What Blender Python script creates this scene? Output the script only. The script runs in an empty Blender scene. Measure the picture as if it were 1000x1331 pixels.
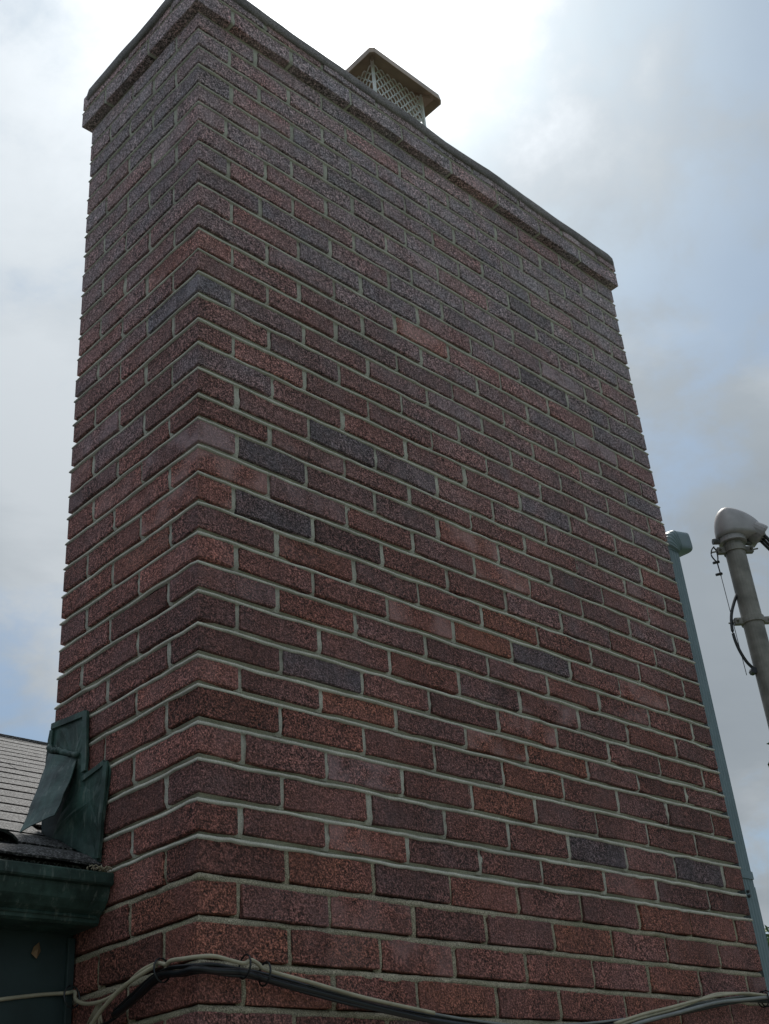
import bpy, math, random
from mathutils import Vector, Matrix, noise

rnd = random.Random(7)
R_ = math.radians
scene = bpy.context.scene

# ------------------------------------------------------------ camera
cam_d = bpy.data.cameras.new('camera')
cam = bpy.data.objects.new('camera', cam_d)
scene.collection.objects.link(cam)
right = Vector((0.72534838, -0.68403742, -0.07721744))
down = Vector((0.29473165, 0.40996982, -0.86316742))
fwd = Vector((0.62209563, 0.60333867, 0.49897842))
m = Matrix.Identity(4)
for r in range(3):
    m[r][0] = right[r]; m[r][1] = -down[r]; m[r][2] = -fwd[r]
m[0][3], m[1][3], m[2][3] = -1.1663058, -1.6269772, -0.5601576
cam.matrix_world = m
cam_d.sensor_fit = 'HORIZONTAL'; cam_d.sensor_width = 36.0
cam_d.lens = 36.0 * 1.5555756
cam_d.clip_start = 0.05; cam_d.clip_end = 2000
scene.camera = cam

# ------------------------------------------------------------ light
SUN_EL, SUN_AZ = 53.0, 43.0            # azimuth from +x towards +y
sdir = Vector((math.cos(R_(SUN_EL)) * math.cos(R_(SUN_AZ)), math.cos(R_(SUN_EL)) * math.sin(R_(SUN_AZ)), math.sin(R_(SUN_EL))))
sun_d = bpy.data.lights.new('sun', 'SUN'); sun_d.energy = 1.2; sun_d.angle = R_(10); sun_d.color = (1, .96, .9)
sun = bpy.data.objects.new('sun', sun_d); scene.collection.objects.link(sun)
sun.rotation_euler = sdir.to_track_quat('Z', 'Y').to_euler()

world = bpy.data.worlds.new('World'); scene.world = world; world.use_nodes = True
wt = world.node_tree; wt.nodes.clear()
def N(t, typ, **kw):
    n = t.nodes.new(typ)
    for k, v in kw.items():
        if k.startswith('i_'):
            key = k[2:]; key = int(key) if key.isdigit() else key.replace('_', ' ')
            n.inputs[key].default_value = v
        else: setattr(n, k, v)
    return n
def ramp(t, stops, interp='LINEAR'):
    n = t.nodes.new('ShaderNodeValToRGB'); cr = n.color_ramp; cr.interpolation = interp
    while len(cr.elements) < len(stops): cr.elements.new(.5)
    for e, (p, c) in zip(cr.elements, stops):
        e.position = p; e.color = (*c, 1) if len(c) == 3 else c
    return n
def math_(t, op, a, b=None, c=None, clamp=False):
    n = t.nodes.new('ShaderNodeMath'); n.operation = op; n.use_clamp = clamp
    for i, v in enumerate((a, b, c)):
        if v is None: continue
        if isinstance(v, (int, float)): n.inputs[i].default_value = v
        else: t.links.new(v, n.inputs[i])
    return n.outputs[0]
def mix(t, fac, a, b, mode='MIX'):
    n = t.nodes.new('ShaderNodeMix'); n.data_type = 'RGBA'; n.blend_type = mode
    for i, v in ((0, fac), (6, a), (7, b)):
        if isinstance(v, (int, float)): n.inputs[i].default_value = v
        elif isinstance(v, tuple): n.inputs[i].default_value = (*v, 1)
        else: t.links.new(v, n.inputs[i])
    return n.outputs[2]
L = wt.links
sky = N(wt, 'ShaderNodeTexSky', sky_type='NISHITA', sun_disc=False, sun_elevation=R_(SUN_EL), sun_rotation=R_(90 - SUN_AZ), air_density=1.0, dust_density=1.5)
tc = N(wt, 'ShaderNodeTexCoord')
sep = N(wt, 'ShaderNodeSeparateXYZ'); L.new(tc.outputs['Generated'], sep.inputs[0])
zz = math_(wt, 'ADD', math_(wt, 'MAXIMUM', sep.outputs[2], 0.0), 0.42)
cmb = N(wt, 'ShaderNodeCombineXYZ')
L.new(math_(wt, 'DIVIDE', sep.outputs[0], zz), cmb.inputs[0])
L.new(math_(wt, 'DIVIDE', sep.outputs[1], zz), cmb.inputs[1])
cmb.inputs[2].default_value = 0.0
mp = N(wt, 'ShaderNodeMapping'); mp.inputs['Location'].default_value = (17.88, 0.46, 0.0); L.new(cmb.outputs[0], mp.inputs[0])
n1 = N(wt, 'ShaderNodeTexNoise', i_Scale=2.3, i_Detail=9.0, i_Roughness=0.55, i_Distortion=0.35); L.new(mp.outputs[0], n1.inputs['Vector'])
n2 = N(wt, 'ShaderNodeTexNoise', i_Scale=1.3, i_Detail=5.0, i_Roughness=0.5, i_Distortion=0.2); L.new(mp.outputs[0], n2.inputs['Vector'])
n3 = N(wt, 'ShaderNodeTexNoise', i_Scale=7.0, i_Detail=10.0, i_Roughness=0.60, i_Distortion=0.25); L.new(mp.outputs[0], n3.inputs['Vector'])
# sun side brightness
vd = N(wt, 'ShaderNodeVectorMath', operation='DOT_PRODUCT'); L.new(tc.outputs['Generated'], vd.inputs[0]); vd.inputs[1].default_value = sdir
dots = math_(wt, 'MAXIMUM', vd.outputs['Value'], 0.0)
glow1 = math_(wt, 'MULTIPLY', math_(wt, 'POWER', dots, 150.0), 3.6)
glow2 = math_(wt, 'MULTIPLY', math_(wt, 'POWER', dots, 36.0), .9)
shade = ramp(wt, [(0.36, (1.10, 1.26, 1.42)), (0.50, (1.38, 1.56, 1.72)), (0.60, (2.1, 2.27, 2.42))])
L.new(math_(wt, 'ADD', math_(wt, 'MULTIPLY', n1.outputs[0], 0.6), math_(wt, 'MULTIPLY', n2.outputs[0], 0.4)), shade.inputs[0])
glow = math_(wt, 'MULTIPLY', math_(wt, 'ADD', glow1, glow2), math_(wt, 'MAXIMUM', math_(wt, 'ADD', math_(wt, 'ADD', math_(wt, 'MULTIPLY', n1.outputs[0], 1.6), math_(wt, 'MULTIPLY', n3.outputs[0], 4.5)), -2.1), 0.1))
gcol = N(wt, 'ShaderNodeCombineColor')
for i in range(3): L.new(glow, gcol.inputs[i])
cloud = mix(wt, 1.0, shade.outputs[0], gcol.outputs[0], 'ADD')
cover = ramp(wt, [(0.43, (0.30,) * 3), (0.55, (1, 1, 1))], 'EASE')
L.new(math_(wt, 'ADD', math_(wt, 'MULTIPLY', n2.outputs[0], 0.55), math_(wt, 'MULTIPLY', n3.outputs[0], 0.45)), cover.inputs[0])
zen = math_(wt, 'ADD', math_(wt, 'MULTIPLY', math_(wt, 'POWER', math_(wt, 'MAXIMUM', sep.outputs[2], 0.0), 2.0), 1.0), 0.80)
zc_ = N(wt, 'ShaderNodeCombineColor')
for i in range(3): L.new(zen, zc_.inputs[i])
cloud = mix(wt, 1.0, cloud, zc_.outputs[0], 'MULTIPLY')
blue = mix(wt, 1.0, sky.outputs[0], (.24, .30, .33), 'MULTIPLY')
final = mix(wt, cover.outputs[0], blue, cloud)
bg = N(wt, 'ShaderNodeBackground', i_Strength=0.10); L.new(final, bg.inputs[0])
wo = N(wt, 'ShaderNodeOutputWorld'); L.new(bg.outputs[0], wo.inputs[0])

vs = scene.view_settings
vs.view_transform = 'Standard'; vs.look = 'None'; vs.exposure = 1.40; vs.gamma = 1.0; vs.use_curve_mapping = False

# ------------------------------------------------------------ helpers
class MB:
    def __init__(s): s.v = []; s.f = []; s.c = []; s.cur = (0.3, 0.5, 0.0, 1)
    def add(s, vs_, fs):
        o = len(s.v); s.v += [tuple(v) for v in vs_]; s.f += [tuple(i + o for i in f) for f in fs]; s.c += [s.cur] * len(fs)
    def box(s, a, b):
        x0, y0, z0 = a; x1, y1, z1 = b
        s.add([(x0, y0, z0), (x1, y0, z0), (x1, y1, z0), (x0, y1, z0), (x0, y0, z1), (x1, y0, z1), (x1, y1, z1), (x0, y1, z1)],
              [(0, 3, 2, 1), (4, 5, 6, 7), (0, 1, 5, 4), (1, 2, 6, 5), (2, 3, 7, 6), (3, 0, 4, 7)])
    def rings(s, rings, closed=True, caps=True):
        n = len(rings[0]); vs_ = [p for r in rings for p in r]; fs = []
        for i in range(len(rings) - 1):
            for j in range(n if closed else n - 1):
                k = (j + 1) % n
                fs.append((i * n + j, i * n + k, (i + 1) * n + k, (i + 1) * n + j))
        if caps and closed:
            fs.append(tuple(reversed(range(n)))); fs.append(tuple(range((len(rings) - 1) * n, len(rings) * n)))
        s.add(vs_, fs)
    def tube(s, pts, r, seg=10, caps=True):
        pts = [Vector(p) for p in pts]; rings = []
        up = Vector((0, 0, 1)) if abs((pts[1] - pts[0]).normalized().z) < .9 else Vector((1, 0, 0))
        for i, p in enumerate(pts):
            t = (pts[min(i + 1, len(pts) - 1)] - pts[max(i - 1, 0)]).normalized()
            a = t.cross(up).normalized(); b = t.cross(a).normalized(); up = -b if False else up
            rr = r[i] if isinstance(r, (list, tuple)) else r
            rings.append([p + (a * math.cos(2 * math.pi * k / seg) + b * math.sin(2 * math.pi * k / seg)) * rr for k in range(seg)])
        s.rings(rings, True, caps)
    def build(s, name, mat, parent=None, smooth=False, bevel=0, col=False, origin=None):
        me = bpy.data.meshes.new(name)
        o3 = Vector(origin) if origin else Vector((0, 0, 0))
        me.from_pydata([tuple(Vector(v) - o3) for v in s.v], [], s.f); me.update()
        if col:
            at = me.attributes.new('tint', 'FLOAT_COLOR', 'FACE')
            flat = [x for c in s.c for x in c]; at.data.foreach_set('color', flat)
        me.materials.append(mat)
        import bmesh
        bm = bmesh.new(); bm.from_mesh(me); bmesh.ops.recalc_face_normals(bm, faces=bm.faces); bm.to_mesh(me); bm.free()
        if smooth: me.polygons.foreach_set('use_smooth', [True] * len(me.polygons))
        ob = bpy.data.objects.new(name, me); scene.collection.objects.link(ob)
        if bevel:
            b = ob.modifiers.new('bevel', 'BEVEL'); b.width = bevel; b.segments = 2; b.limit_method = 'ANGLE'
        if parent: ob.parent = parent
        ob.location = o3 - (Vector(parent.location) if parent else Vector((0, 0, 0)))
        return ob
def tag(o, label=None, cat=None, group=None, kind=None):
    for k, v in (('label', label), ('category', cat), ('group', group), ('kind', kind)):
        if v: o[k] = v
    return o
def thing(name, label, cat, loc=(0, 0, 0), group=None):
    o = bpy.data.objects.new(name, None); scene.collection.objects.link(o); o.location = loc
    o.empty_display_size = .1
    return tag(o, label, cat, group)
def smooth_path(pts, n=8):
    P = [Vector(p) for p in pts]; out = []
    for i in range(len(P) - 1):
        a = P[max(i - 1, 0)]; b = P[i]; c = P[i + 1]; d = P[min(i + 2, len(P) - 1)]
        for k in range(n):
            t = k / n
            out.append(.5 * ((2 * b) + (c - a) * t + (2 * a - 5 * b + 4 * c - d) * t * t + (3 * b - a - 3 * c + d) * t ** 3))
    out.append(P[-1]); return out

# ------------------------------------------------------------ materials
def new_mat(name):
    m_ = bpy.data.materials.new(name); m_.use_nodes = True
    t = m_.node_tree; t.nodes.clear()
    out = N(t, 'ShaderNodeOutputMaterial'); b = N(t, 'ShaderNodeBsdfPrincipled')
    t.links.new(b.outputs[0], out.inputs[0])
    return m_, t, b
def pos(t):
    return N(t, 'ShaderNodeNewGeometry').outputs['Position']
def nz(t, scale, detail=3., rough=.55, vec=None, dist=0.):
    n = N(t, 'ShaderNodeTexNoise', i_Scale=scale, i_Detail=detail, i_Roughness=rough, i_Distortion=dist)
    t.links.new(vec if vec else pos(t), n.inputs['Vector']); return n.outputs[0]
def bump(t, b, h, dist, strength=1.0, prev=None):
    n = N(t, 'ShaderNodeBump'); n.inputs['Strength'].default_value = strength; n.inputs['Distance'].default_value = dist
    t.links.new(h, n.inputs['Height'])
    if prev: t.links.new(prev, n.inputs['Normal'])
    t.links.new(n.outputs[0], b.inputs['Normal']); return n.outputs[0]
def simple(name, col, rough=.6, metal=0., var=.25, scale=30., bscale=200., bd=.0005, spec=.5, col2=None):
    m_, t, b = new_mat(name)
    a = nz(t, scale, 5.)
    r = ramp(t, [(.3, tuple(c * (1 - var) for c in col)), (.7, col2 or tuple(min(1, c * (1 + var)) for c in col))]); t.links.new(a, r.inputs[0])
    t.links.new(r.outputs[0], b.inputs['Base Color'])
    b.inputs['Roughness'].default_value = rough; b.inputs['Metallic'].default_value = metal; b.inputs['Specular IOR Level'].default_value = spec
    if bd: bump(t, b, nz(t, bscale, 3.), bd)
    return m_

# brick: tint R = hue (0 red .. 1 slate blue), G = lightness, B = smooth pale scar
M_brick, t, b = new_mat('rough face brick')
at = N(t, 'ShaderNodeAttribute', attribute_name='tint')
sp = N(t, 'ShaderNodeSeparateColor'); t.links.new(at.outputs['Color'], sp.inputs[0])
patch = nz(t, 14., 3.)
hue = math_(t, 'ADD', sp.outputs[0], math_(t, 'MULTIPLY', math_(t, 'SUBTRACT', patch, .5), .55))
hr = ramp(t, [(0.0, (.34, .124, .078)), (.25, (.292, .112, .089)), (.55, (.248, .120, .113)), (.8, (.210, .146, .156)), (1.0, (.145, .130, .155))])
t.links.new(hue, hr.inputs[0])
gr = nz(t, 280., 3., .62)
gr2 = nz(t, 125., 2.5, .6, dist=1.0)
grr = ramp(t, [(.38, (.04, .04, .04)), (.455, (.36, .35, .35)), (.53, (1.0, .99, .99)), (.61, (2.4, 2.4, 2.4))]); t.links.new(math_(t, 'ADD', math_(t, 'MULTIPLY', gr, .62), math_(t, 'MULTIPLY', gr2, .38)), grr.inputs[0])
md = ramp(t, [(.42, (0, 0, 0)), (.66, (1, 1, 1))]); t.links.new(nz(t, 7., 3., .6), md.inputs[0])
mpv = N(t, 'ShaderNodeMapping'); mpv.inputs['Scale'].default_value = (1, 1, .16); t.links.new(pos(t), mpv.inputs[0])
drag = ramp(t, [(.35, (.55, .55, .55)), (.65, (1.25, 1.25, 1.25))]); t.links.new(nz(t, 240., 2., .6, mpv.outputs[0]), drag.inputs[0])
grr_v = mix(t, math_(t, 'MULTIPLY', md.outputs[0], .55), grr.outputs[0], drag.outputs[0])
mps = N(t, 'ShaderNodeMapping'); mps.inputs['Scale'].default_value = (1, 1, .30); t.links.new(pos(t), mps.inputs[0])
stain = ramp(t, [(.34, (.72, .71, .70)), (.62, (1.12, 1.12, 1.12))]); t.links.new(nz(t, 4.5, 6., .62, mps.outputs[0], .4), stain.inputs[0])
c1 = mix(t, 1.0, mix(t, 1.0, hr.outputs[0], grr_v, 'MULTIPLY'), stain.outputs[0], 'MULTIPLY')
lg = math_(t, 'ADD', math_(t, 'MULTIPLY', sp.outputs[1], 1.25), .50)
lc = N(t, 'ShaderNodeCombineColor')
for i in range(3): t.links.new(lg, lc.inputs[i])
c2 = mix(t, 1.0, c1, lc.outputs[0], 'MULTIPLY')
big = ramp(t, [(.42, (0, 0, 0)), (.58, (1, 1, 1))]); t.links.new(nz(t, 11., 2.5, .5), big.inputs[0])
pf = math_(t, 'MULTIPLY', sp.outputs[2], big.outputs[0], clamp=True)
palec = mix(t, sp.outputs[0], (.42, .22, .19), (.34, .30, .35))
c3 = mix(t, math_(t, 'MULTIPLY', pf, .8), c2, palec)
# grey film painting veiling lens glare into the brick colour, heaviest on upper courses
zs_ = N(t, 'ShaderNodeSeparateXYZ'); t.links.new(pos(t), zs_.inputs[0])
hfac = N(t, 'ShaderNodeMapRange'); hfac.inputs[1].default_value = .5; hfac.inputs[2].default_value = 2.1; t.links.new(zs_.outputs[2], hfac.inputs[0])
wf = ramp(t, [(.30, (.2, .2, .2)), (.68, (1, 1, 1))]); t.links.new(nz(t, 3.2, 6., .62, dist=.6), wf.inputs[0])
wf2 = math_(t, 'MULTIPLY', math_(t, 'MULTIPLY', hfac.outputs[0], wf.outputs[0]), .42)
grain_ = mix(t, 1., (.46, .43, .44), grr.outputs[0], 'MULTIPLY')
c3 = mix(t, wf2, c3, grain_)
lift_ = math_(t, 'ADD', 1.0, math_(t, 'MULTIPLY', hfac.outputs[0], .55)); lcc = N(t, 'ShaderNodeCombineColor')  # same painted glare: brick colour brightens with height
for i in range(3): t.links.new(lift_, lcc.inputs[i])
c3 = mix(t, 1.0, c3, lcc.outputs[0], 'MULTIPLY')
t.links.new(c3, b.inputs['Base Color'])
b.inputs['Roughness'].default_value = .78; b.inputs['Specular IOR Level'].default_value = .45
hgt = math_(t, 'MULTIPLY', math_(t, 'ADD', math_(t, 'MULTIPLY', gr, .55), math_(t, 'MULTIPLY', gr2, .6)), math_(t, 'SUBTRACT', 1.0, math_(t, 'MULTIPLY', pf, .75)))
bump(t, b, hgt, .011, 1.0)

def mortar_mat(name, base, dark, grain, bd, moss=None):
    m_, t, b = new_mat(name)
    a = ramp(t, [(.3, dark), (.62, base)]); t.links.new(nz(t, 9., 6., .65), a.inputs[0])
    g = ramp(t, [(.35, (1 - grain,) * 3), (.65, (1 + grain,) * 3)]); t.links.new(nz(t, 420., 2.5, .6), g.inputs[0])
    c = mix(t, 1.0, a.outputs[0], g.outputs[0], 'MULTIPLY')
    if moss:
        mr = ramp(t, [(.5, (0, 0, 0)), (.7, (1, 1, 1))]); t.links.new(nz(t, 5., 4.), mr.inputs[0])
        c = mix(t, math_(t, 'MULTIPLY', mr.outputs[0], .5), c, moss)
    t.links.new(c, b.inputs['Base Color']); b.inputs['Roughness'].default_value = .9
    bump(t, b, nz(t, 260., 4., .65), bd)
    return m_
M_mortar = mortar_mat('repointed mortar', (.60, .575, .485), (.40, .38, .32), .20, .0012)
M_old = mortar_mat('old sandy mortar', (.46, .40, .29), (.28, .25, .18), .55, .004, (.24, .25, .14))
M_crown = mortar_mat('weathered crown mortar', (.36, .315, .31), (.17, .15, .15), .6, .007)
M_core = simple('wall core', (.12, .12, .11), .95)
M_flue = simple('clay flue', (.30, .16, .10), .8)
M_green = simple('dark green painted metal', (.040, .082, .068), .46, 0., .30, 18., 90., .0006, .35, (.066, .128, .108))
t = M_green.node_tree; b = [n for n in t.nodes if n.type == 'BSDF_PRINCIPLED'][0]
base_l = b.inputs['Base Color'].links[0].from_socket
mpn = N(t, 'ShaderNodeMapping'); mpn.inputs['Scale'].default_value = (1, 1, .22); t.links.new(pos(t), mpn.inputs[0])
sc = ramp(t, [(.56, (0, 0, 0)), (.66, (1, 1, 1))]); t.links.new(nz(t, 70., 5., .7, mpn.outputs[0]), sc.inputs[0])
dk = ramp(t, [(.35, (.45, .45, .45)), (.60, (1, 1, 1))]); t.links.new(nz(t, 9., 6., .7), dk.inputs[0])
t.links.new(mix(t, math_(t, 'MULTIPLY', sc.outputs[0], .45), mix(t, 1., base_l, dk.outputs[0], 'MULTIPLY'), (.20, .24, .21)), b.inputs['Base Color'])
M_greenf = simple('dark green trim paint', (.026, .046, .046), .6, 0., .3, 10., 60., .0004)
M_soffit = simple('green soffit paint', (.03, .05, .045), .6, 0., .25, 8.)
M_down = simple('blue green downspout enamel', (.16, .225, .24), .40, 0., .14, 10., 40., .0002)
M_cap = simple('stainless cap sheet', (.36, .27, .20), .45, .35, .25, 14., 120., .0003)
M_mesh = simple('bright expanded metal', (.85, .85, .83), .5, .1, .15, 60.)
M_mast = simple('weathered galvanised steel', (.24, .225, .20), .6, .2, .42, 16., 120., .0004)
M_hood = simple('cast aluminium hood', (.36, .34, .34), .55, .2, .15, 25., 150., .0004)
M_black = simple('black rubber cable', (.010, .011, .013), .33, 0., .25, 60., 300., .0001)
M_cream = simple('cream plastic cable', (.42, .38, .27), .5, 0., .22, 25., 200., .0001)
M_grey = simple('grey plastic cable', (.22, .23, .22), .45, 0., .2, 25., 200., .0001)
M_steel = simple('dull clamp steel', (.12, .12, .12), .5, .6, .3, 60.)
M_tar = simple('dark old sealant', (.014, .022, .020), .35, 0., .4, 80., 160., .003)
M_bark = simple('bark', (.09, .07, .05), .9, 0., .3, 30., 60., .01)
M_leaf = simple('leaf', (.07, .13, .04), .55, 0., .5, 1.3, 40., 0, .4, (.12, .20, .06))
M_deadleaf = simple('dead leaf', (.28, .17, .09), .8, 0., .25, 60.)
M_straw = simple('frayed straw', (.30, .26, .18), .8, 0., .3, 60.)
# shingles
M_sh, t, b = new_mat('asphalt shingle granules')
g = ramp(t, [(.40, (.006, .006, .006)), (.51, (.030, .029, .029)), (.63, (.24, .24, .24))]); t.links.new(nz(t, 190., 3., .7), g.inputs[0])
a = ramp(t, [(.3, (.7, .7, .7)), (.7, (1.15, 1.15, 1.15))]); t.links.new(nz(t, 12., 4.), a.inputs[0])
t.links.new(mix(t, 1., g.outputs[0], a.outputs[0], 'MULTIPLY'), b.inputs['Base Color'])
b.inputs['Roughness'].default_value = .75; bump(t, b, nz(t, 260., 3., .7), .004)
# grass
M_grass = simple('grass', (.045, .085, .025), .9, 0., .4, 2., 30., .02)
# house wall brick
M_wall, t, b = new_mat('house brick wall')
br = N(t, 'ShaderNodeTexBrick'); br.inputs['Scale'].default_value = 1.; br.inputs['Brick Width'].default_value = .203
br.inputs['Row Height'].default_value = .066; br.inputs['Mortar Size'].default_value = .006
br.inputs['Color1'].default_value = (.16, .055, .05, 1); br.inputs['Color2'].default_value = (.11, .05, .055, 1); br.inputs['Mortar'].default_value = (.25, .22, .17, 1)
sx = N(t, 'ShaderNodeSeparateXYZ'); t.links.new(pos(t), sx.inputs[0])
cx_ = N(t, 'ShaderNodeCombineXYZ'); t.links.new(math_(t, 'ADD', sx.outputs[0], sx.outputs[1]), cx_.inputs[0]); t.links.new(sx.outputs[2], cx_.inputs[1])
t.links.new(cx_.outputs[0], br.inputs['Vector']); t.links.new(br.outputs['Color'], b.inputs['Base Color']); b.inputs['Roughness'].default_value = .85
bump(t, b, br.outputs['Fac'], -.006)

# ------------------------------------------------------------ ground
GZ = -2.25
g_ = MB(); n_ = 40
for i in range(n_ + 1):
    for j in range(n_ + 1):
        x = (i / n_ - .5) * 1600; y = (j / n_ - .5) * 1600
        g_.v.append((x, y, GZ + (0 if abs(x) < 60 and abs(y) < 60 else 0.6 * noise.noise((x * .01, y * .01, 0)))))
for i in range(n_):
    for j in range(n_):
        a0 = i * (n_ + 1) + j; g_.f.append((a0, a0 + n_ + 1, a0 + n_ + 2, a0 + 1)); g_.c.append((0, 0, 0, 1))
tag(g_.build('ground', M_grass), kind='structure')

pv = MB(); pv.box((-9, -7, GZ - .02), (6, .514, GZ + .03))  # added slab, out of view, bouncing light up onto the brick faces
tag(pv.build('bounce_slab', simple('unseen bounce paving', (.13, .125, .11), .9, 0., .15, 3., 60., .002)), kind='structure')

# ------------------------------------------------------------ chimney
H = .1016; W = 17 * H - .01; D = 5 * H - .01; JH = .0125
ZS = {0: 2.088}
meas = [2.023, 1.958, 1.893, 1.824, 1.759, 1.692, 1.626, 1.56, 1.492, 1.422, 1.355, 1.29, 1.227, 1.166, 1.098, 1.034, 0.968, 0.9, 0.843, 0.777, 0.713, 0.646, 0.581, 0.518, 0.456, 0.39, 0.327, 0.27, 0.202, 0.135, 0.066, 0.004, -0.066, -0.133, -0.201, -0.268]
for i, z in enumerate(meas, 1): ZS[i] = z
NC = 66
for i in range(37, NC + 1): ZS[i] = ZS[i - 1] - .0668
ZS[-1] = 2.088 + .0665; ZS[-2] = 2.088 + .131      # corbel course tops
BED = lambda n: .0155 if n < 33 else .0135          # joint under course n
chim = thing('chimney', 'wide dark red brick chimney with a corbelled top and pale repointed mortar joints', 'chimney')

FRONT = [(0.197, 0.806, 'b'), (0.402, 0.932, 'b'), (0.186, 0.666, 'b'), (0.299, 0.363, 'b'), (0.048, 0.421, 'n'), (0.421, 1.756, 'b'), (1.011, 0.548, 'b'), (0.056, 1.19, 'c'), (1.145, 0.102, 'b'), (1.504, 0.097, 'b'), (0.664, 0.306, 'n'), (0.676, 0.232, 'n'), (0.505, -0.033, 'n'), (1.27, 1.478, 'b'), (1.222, 1.743, 'b'), (1.418, 1.486, 'b'), (1.008, 1.898, 'b'), (0.057, 1.332, 'p'), (0.119, 0.743, 'p'), (0.041, 0.678, 'p'), (0.699, 1.384, 'p'), (0.401, 0.028, 'p'), (0.907, 0.737, 'p'), (0.901, 0.361, 'p'), (0.603, 0.553, 'p'), (0.927, 0.23, 'o'), (0.835, 0.164, 'o'), (0.926, 0.618, 'o'), (0.939, 0.286, 'o'), (1.414, 1.332, 'q'), (0.635, 1.68, 'q'), (0.824, 0.817, 'p'), (1.441, 0.562, 'p'), (0.291, -0.034, 'o'), (0.043, -0.104, 'o'), (0.097, -0.167, 'o'), (1.299, -0.031, 'o'), (0.49, 0.184, 'n'), (0.054, 0.161, 'l'), (0.056, 0.299, 'l'), (0.399, 0.837, 'n'), (0.049, 0.552, 'l'), (0.642, 0.019, 'n')]
LEFT = [(0.094, 1.208, 'c'), (0.046, 1.74, 'q')]
KIND = {'b': (.80, .36, 0.), 'c': (.88, .5, .5), 'n': (.5, .35, 0.), 'p': (.25, .66, .7), 'q': (.65, .7, .6), 'o': (.15, .46, .0), 'l': (.35, .85, .2)}
def tint(x0, x1, y0, y1, z0, z1):
    if y0 < .02:
        for u, z, k in FRONT:
            if x0 <= u <= x1 and z0 - .004 <= z <= z1 + .008: return (*KIND[k], 1)
    if x0 < .02:
        for u, z, k in LEFT:
            if y0 <= u <= y1 and z0 - .004 <= z <= z1 + .008: return (*KIND[k], 1)
    zc = .5 * (z0 + z1); xc = .5 * (x0 + x1)
    purple_and_glare = min(1, max(0, (zc - .75 + .25 * xc) / 1.3))      # upper courses: purpler bricks, with veiling glare painted in as lightness
    h_ = rnd.gauss(.38, .09) + .40 * purple_and_glare
    if rnd.random() < .04 + .05 * purple_and_glare: h_ += .22
    if zc < 0: h_ -= .10
    return (min(.82, max(-.05, h_)), min(1., max(0., rnd.gauss(.46, .10) + .34 * purple_and_glare)), (rnd.random() ** 12) * .8, 1)

def brick(mb, x0, x1, y0, y1, z0, z1, col=None, jit=.0011, skew=True):
    """a clay brick: wavy plan outline, slightly rounded arrises"""
    mb.cur = col or tint(x0, x1, y0, y1, z0, z1)
    nx = 4 if x1 - x0 > .12 else 2; ny = 4 if y1 - y0 > .12 else 2
    ox, oy, oz = rnd.gauss(0, .0006), rnd.gauss(0, .0006), rnd.gauss(0, .0007)
    if skew: x0 += rnd.uniform(-.0025, .0025) if x0 > .001 else 0; x1 += rnd.uniform(-.0025, .0025) if x1 < W - .001 else 0
    tilt = rnd.gauss(0, .0009)
    pts = []
    for i in range(nx): pts.append((x0 + (x1 - x0) * i / nx, y0, 0, -1))
    for i in range(ny): pts.append((x1, y0 + (y1 - y0) * i / ny, 1, 0))
    for i in range(nx): pts.append((x1 - (x1 - x0) * i / nx, y1, 0, 1))
    for i in range(ny): pts.append((x0, y1 - (y1 - y0) * i / ny, -1, 0))
    cx, cy = .5 * (x0 + x1), .5 * (y0 + y1); hx, hy = .5 * (x1 - x0), .5 * (y1 - y0)
    rings = []
    jl = [rnd.gauss(0, jit * .7) for _ in pts]
    zj0 = [rnd.gauss(0, jit * .8) for _ in pts]; zj1 = [rnd.gauss(0, jit * .8) for _ in pts]
    for lay, (inset, zf) in enumerate(((.0014, 0), (0, 1), (0, 2), (.0014, 3))):
        ring = []
        for k, (px, py, nx_, ny_) in enumerate(pts):
            dx = (px - cx) / hx; dy = (py - cy) / hy
            ix = px - dx * inset * (1 if abs(dx) > .99 else 0) + jl[k] * nx_ + ox; iy = py - dy * inset * (1 if abs(dy) > .99 else 0) + jl[k] * ny_ + oy
            zt = tilt * dx
            z = {0: z0 + zj0[k] + zt, 1: z0 + .0013 + zj0[k] + zt, 2: z1 - .0013 + zj1[k] + zt, 3: z1 + zj1[k] + zt}[zf] + oz
            ring.append((ix, iy, z))
        rings.append(ring)
    mb.rings(rings)
T_ = .095
jobs = []                                            # (x0,x1,y0,y1,z0,z1)
heads = []                                           # (side, u, z0, z1, course)
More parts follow.
